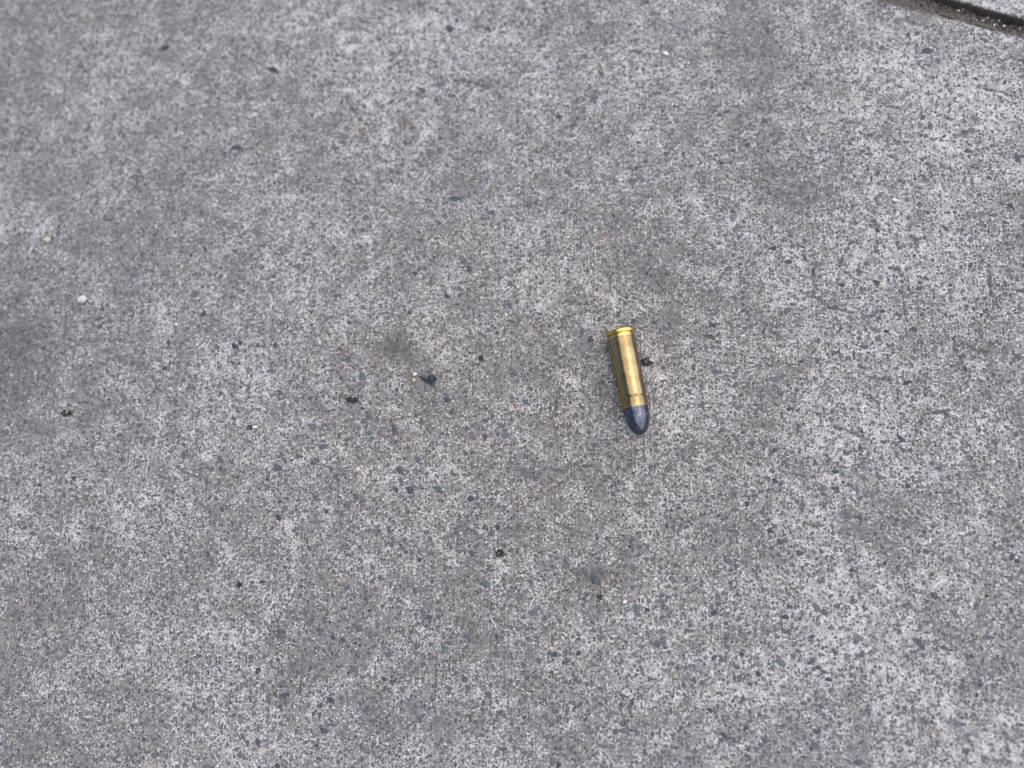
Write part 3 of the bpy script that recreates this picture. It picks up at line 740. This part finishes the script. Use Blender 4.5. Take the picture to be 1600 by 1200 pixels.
crumb('stone_chip', 676, 594, 10, 6, (M_BLACK,), (1,), 6, 'glossy black faceted stone chip lying left of the cartridge', 'stone', 34, .55, .78, lift=.3)
loose('sand_grain', 649, 585, 4, 3.5, .7, 0, M_WHITE, 'tiny white grain just left of the black stone chip', 'grain', 5, 12)
loose('sand_grain', 647, 594, 3.2, 3.2, .7, 30, M_ORANGE, 'tiny orange grain below the white one, beside the black chip', 'grain', 6, 12)
crumb('dirt_crumb', 660, 591, 5.5, 4.5, (M_BROWN,), (1,), 9, 'small flat brown crumb touching the left side of the black chip', 'crumb', 8, .3, .5, lift=.2)
crumb('dirt_crumb', 1011, 566, 9.5, 7, (M_BROWN, M_GREYG), (8, 1), 26, 'dark brown rough crumb beside the right side of the brass case', 'crumb', 12)
loose('pebble', 132, 469.5, 8, 5.8, .9, 28, M_PALE, 'smooth pale oval pebble near the left edge of the slab', 'pebble', 14, 34, .06)
crumb('dirt_crumb', 105, 646, 11, 5.5, (M_CINDER, M_WHITE), (6, 1.6), 34, 'dark crumb studded with white specks below the pale pebble', 'crumb', 17, .2, .36)
crumb('cinder', 781, 865, 8.5, 8.5, (M_CINDER, M_GREYG), (6, 1.8), 40, 'round porous black cinder below and left of the cartridge', 'cinder', 21, .2, .34, lift=.35)
crumb('dirt_crumb', 550, 625, 10.5, 6.5, (M_BROWN, M_WHITE), (9, 1), 36, 'flat dark brown crumb with white specks, left below the black chip', 'crumb', 23, .2, .32, lift=.2)
loose('stone_chip', 560, 733, 4.5, 3.6, .7, 20, M_PINK, 'small pinkish stone chip below the flat brown crumb', 'stone', 25, 13)
loose('stone_chip', 976, 940, 4.4, 3.6, .6, 30, M_WHITE, 'small white rounded chip below the bullet tip near a grimy hollow', 'stone', 27, 16, .1)
loose('stone_chip', 1397, 313, 5, 3.2, .6, -20, M_WHITE, 'bright white sliver of stone right of and above the cartridge', 'stone', 29, 13)
loose('stone_chip', 1040, 84, 6, 4, .5, -20, M_WHITE, 'pale flat chip near the top edge of the slab', 'stone', 33, 13)
crumb('dirt_crumb', 752, 560, 3.5, 6, (M_BROWN,), (1,), 14, 'thin dark upright crumb between the black chip and the cartridge', 'crumb', 37, .3, .5, lift=.3)
crumb('dirt_crumb', 374, 914, 5, 5, (M_CINDER, M_GREYG), (5, 1), 14, 'small dark crumb low on the left of the slab', 'crumb', 39, .3, .5, lift=.3)
crumb('dirt_crumb', 937, 934, 5, 6, (M_CINDER, M_WHITE), (5, 1), 16, 'loose gritty black dirt in the grimy hollow below the bullet', 'crumb', 41, .2, .36, lift=.15)
loose('stone_chip', 398, 667.5, 5, 2.6, .6, 5, M_WHITE, 'thin white flake lying on a dark pit, left of centre', 'stone', 43, 12)
crumb('dirt_crumb', 391, 668, 4.5, 5, (M_CINDER,), (1,), 10, 'black crumb lying beside the thin white flake', 'crumb', 45, .3, .5, lift=.2)
loose('sand_grain', 1378, 447, 2.8, 2.8, .7, 0, M_CREAM, 'tiny cream grain lying right of the cartridge', 'grain', 47, 12)
loose('stone_chip', 276, 507, 3, 3.4, .6, 0, M_WHITE, 'tiny white chip lying right of the pale pebble', 'stone', 49, 12)

# ------------------------------------------------------------------ the cartridge
def lathe(name, prof, mat, parent, seg=96, close_start=True, close_end=True):
    """surface of revolution round +X; prof = [(x, r)] in mm"""
    vs_, fs_ = [], []
    n = len(prof)
    for (x, r) in prof:
        for k in range(seg):
            t = 2 * math.pi * k / seg
            vs_.append((x * KX * MM, r * KR * MM * math.cos(t), r * KR * MM * math.sin(t)))
    for i in range(n - 1):
        for k in range(seg):
            j = (k + 1) % seg
            fs_.append((i * seg + k, (i + 1) * seg + k, (i + 1) * seg + j, i * seg + j))
    if close_start: fs_.append(tuple(range(seg)))
    if close_end: fs_.append(tuple((n - 1) * seg + k for k in reversed(range(seg))))
    m_ = bpy.data.meshes.new(name); m_.from_pydata(vs_, [], fs_)
    bm = bmesh.new(); bm.from_mesh(m_)
    bmesh.ops.recalc_face_normals(bm, faces=bm.faces)
    for e in bm.edges:
        if len(e.link_faces) == 2 and e.calc_face_angle(0) > R(32): e.smooth = False
    bm.to_mesh(m_); bm.free()
    m_.polygons.foreach_set('use_smooth', np.ones(len(m_.polygons), dtype=bool))
    m_.materials.append(mat); m_.update()
    return link(name, m_, parent)

def brass(name, col1, col2, rough, tarnish):
    m, nt, p = new_mat(name)
    g = G(nt)
    tc = g.n('ShaderNodeTexCoord')
    sc_ = g.n('ShaderNodeVectorMath', operation='SCALE'); g.put(sc_.inputs[0], tc.outputs['Object']); sc_.inputs['Scale'].default_value = 1000
    co = sc_.outputs[0]
    big = g.noise(co, 4.5, 3, .6)
    fine = g.noise(co, .5, 3, .65, off=4)
    mp = g.n('ShaderNodeVectorMath', operation='MULTIPLY'); g.put(mp.inputs[0], co); mp.inputs[1].default_value = (.25, 1, 1)
    streak = g.noise(mp.outputs[0], .35, 3, .6, off=8)
    mp2 = g.n('ShaderNodeVectorMath', operation='MULTIPLY'); g.put(mp2.inputs[0], co); mp2.inputs[1].default_value = (1, .12, .12)
    turn = g.noise(mp2.outputs[0], .22, 2, .6, off=2)
    t = g.math('ADD', g.math('MULTIPLY', big, .6), g.math('MULTIPLY', fine, .4))
    col = g.mix(g.ramp(t, .36, .64), col1, col2)
    g.put(p.inputs['Base Color'], col)
    p.inputs['Metallic'].default_value = 1.0
    rr = g.math('ADD', rough, g.math('MULTIPLY', g.math('SUBTRACT', t, .5), tarnish))
    rr = g.math('ADD', rr, g.math('MULTIPLY', g.math('SUBTRACT', streak, .5), .12))
    g.put(p.inputs['Roughness'], rr)
    b = g.n('ShaderNodeBump'); b.inputs['Strength'].default_value = .42; b.inputs['Distance'].default_value = .00004
    h = g.math('ADD', g.math('ADD', g.math('MULTIPLY', fine, .5), g.math('MULTIPLY', streak, .6)), g.math('ADD', g.math('MULTIPLY', turn, .35), g.math('MULTIPLY', big, 1.2)))
    g.put(b.inputs['Height'], h); g.put(p.inputs['Normal'], b.outputs[0])
    return m

def lead_mat():
    m, nt, p = new_mat('dark_lead')
    g = G(nt)
    tc = g.n('ShaderNodeTexCoord')
    sc_ = g.n('ShaderNodeVectorMath', operation='SCALE'); g.put(sc_.inputs[0], tc.outputs['Object']); sc_.inputs['Scale'].default_value = 1000
    co = sc_.outputs[0]
    n1 = g.noise(co, 1.5, 4, .65); n2 = g.noise(co, .35, 2, .6, off=3)
    sp = g.ramp(g.math('ADD', g.math('MULTIPLY', n1, .5), g.math('MULTIPLY', n2, .5)), .44, .62)
    g.put(p.inputs['Base Color'], g.mix(sp, (.062, .070, .104), (.185, .197, .245)))
    p.inputs['Metallic'].default_value = .85
    g.put(p.inputs['Roughness'], g.math('ADD', .15, g.math('MULTIPLY', n1, .16)))
    b = g.n('ShaderNodeBump'); b.inputs['Strength'].default_value = .25; b.inputs['Distance'].default_value = .00008
    g.put(b.inputs['Height'], g.math('ADD', n1, g.math('MULTIPLY', n2, .5))); g.put(p.inputs['Normal'], b.outputs[0])
    return m

M_BRASS = brass('aged_brass', (.29, .208, .098), (.43, .335, .185), .24, .26)
M_RIM = brass('bright_brass', (.60, .46, .15), (.74, .59, .24), .22, .08)
M_PRIMER = brass('primer_brass', (.62, .50, .24), (.70, .58, .32), .22, .08)
M_LEAD = lead_mat()

LEN = 37.3
KX = LEN / 39.4
KR = .96
zb, zt = .0054, .0045
base = at(970.0, 519, zb)
tip = at(1001, 678, zt)
axis = (tip - base); print('cartridge length mm', axis.length * 1000)
axis.normalize()
cart = tag(link('cartridge', None), 'brass pistol cartridge with dark lead bullet lying on the concrete', 'cartridge')
mid = (base + tip) / 2
start = mid - axis * (LEN / 2 * MM)
xa = axis; za = (Vector((0, 0, 1)) - xa * xa.z).normalized(); ya = za.cross(xa)
mat4 = Matrix((xa, ya, za)).transposed().to_4x4()
# highest bits of the surface under it carry it
tt = np.linspace(.001, .029, 40)
hs = [ground_z(start + axis * t + ya * w) for t in tt for w in (-.0006, 0, .0006)]
lift = float(np.percentile(hs, 68))
mat4.translation = start + Vector((0, 0, lift))
cart.matrix_world = mat4
seg_case = [(2.75, 4.60), (2.75, 4.82), (2.85, 4.83), (10, 4.83), (18, 4.82), (24.4, 4.815),
            (24.74, 4.80), (24.95, 4.69), (25.2, 4.61), (25.45, 4.69), (25.66, 4.80), (26.0, 4.82), (28.2, 4.81), (28.75, 4.79),
            (29.1, 4.74), (29.3, 4.66), (29.3, 4.54), (28.9, 4.50)]
lathe('case', seg_case, M_BRASS, cart, close_start=False, close_end=False)
seg_rim = [(0, 2.25), (0, 5.25), (.10, 5.45), (.28, 5.56), (1.05, 5.58), (1.25, 5.50), (1.36, 5.30), (1.42, 4.85), (1.50, 4.66), (1.70, 4.66), (2.0, 4.78), (2.3, 4.84), (2.74, 4.845), (2.74, 4.5)]
lathe('rim', seg_rim, M_RIM, cart, close_start=False, close_end=False)
lathe('primer', [(.25, 0.05), (.04, 1.2), (.02, 1.9), (.10, 2.10), (.4, 2.22), (.4, 1.0)], M_PRIMER, cart, seg=48, close_end=False)
ogive = [(27.5, 4.50), (29.3, 4.52), (29.9, 4.54), (30.6, 4.52)]
for k in range(1, 25):
    t = k / 24
    x = 30.6 + (39.4 - 30.6) * t
    r = 4.52 * (1 - t ** 2.3) ** .56
    ogive.append((x, max(r, .02)))
lathe('bullet', ogive, M_LEAD, cart, close_start=False)
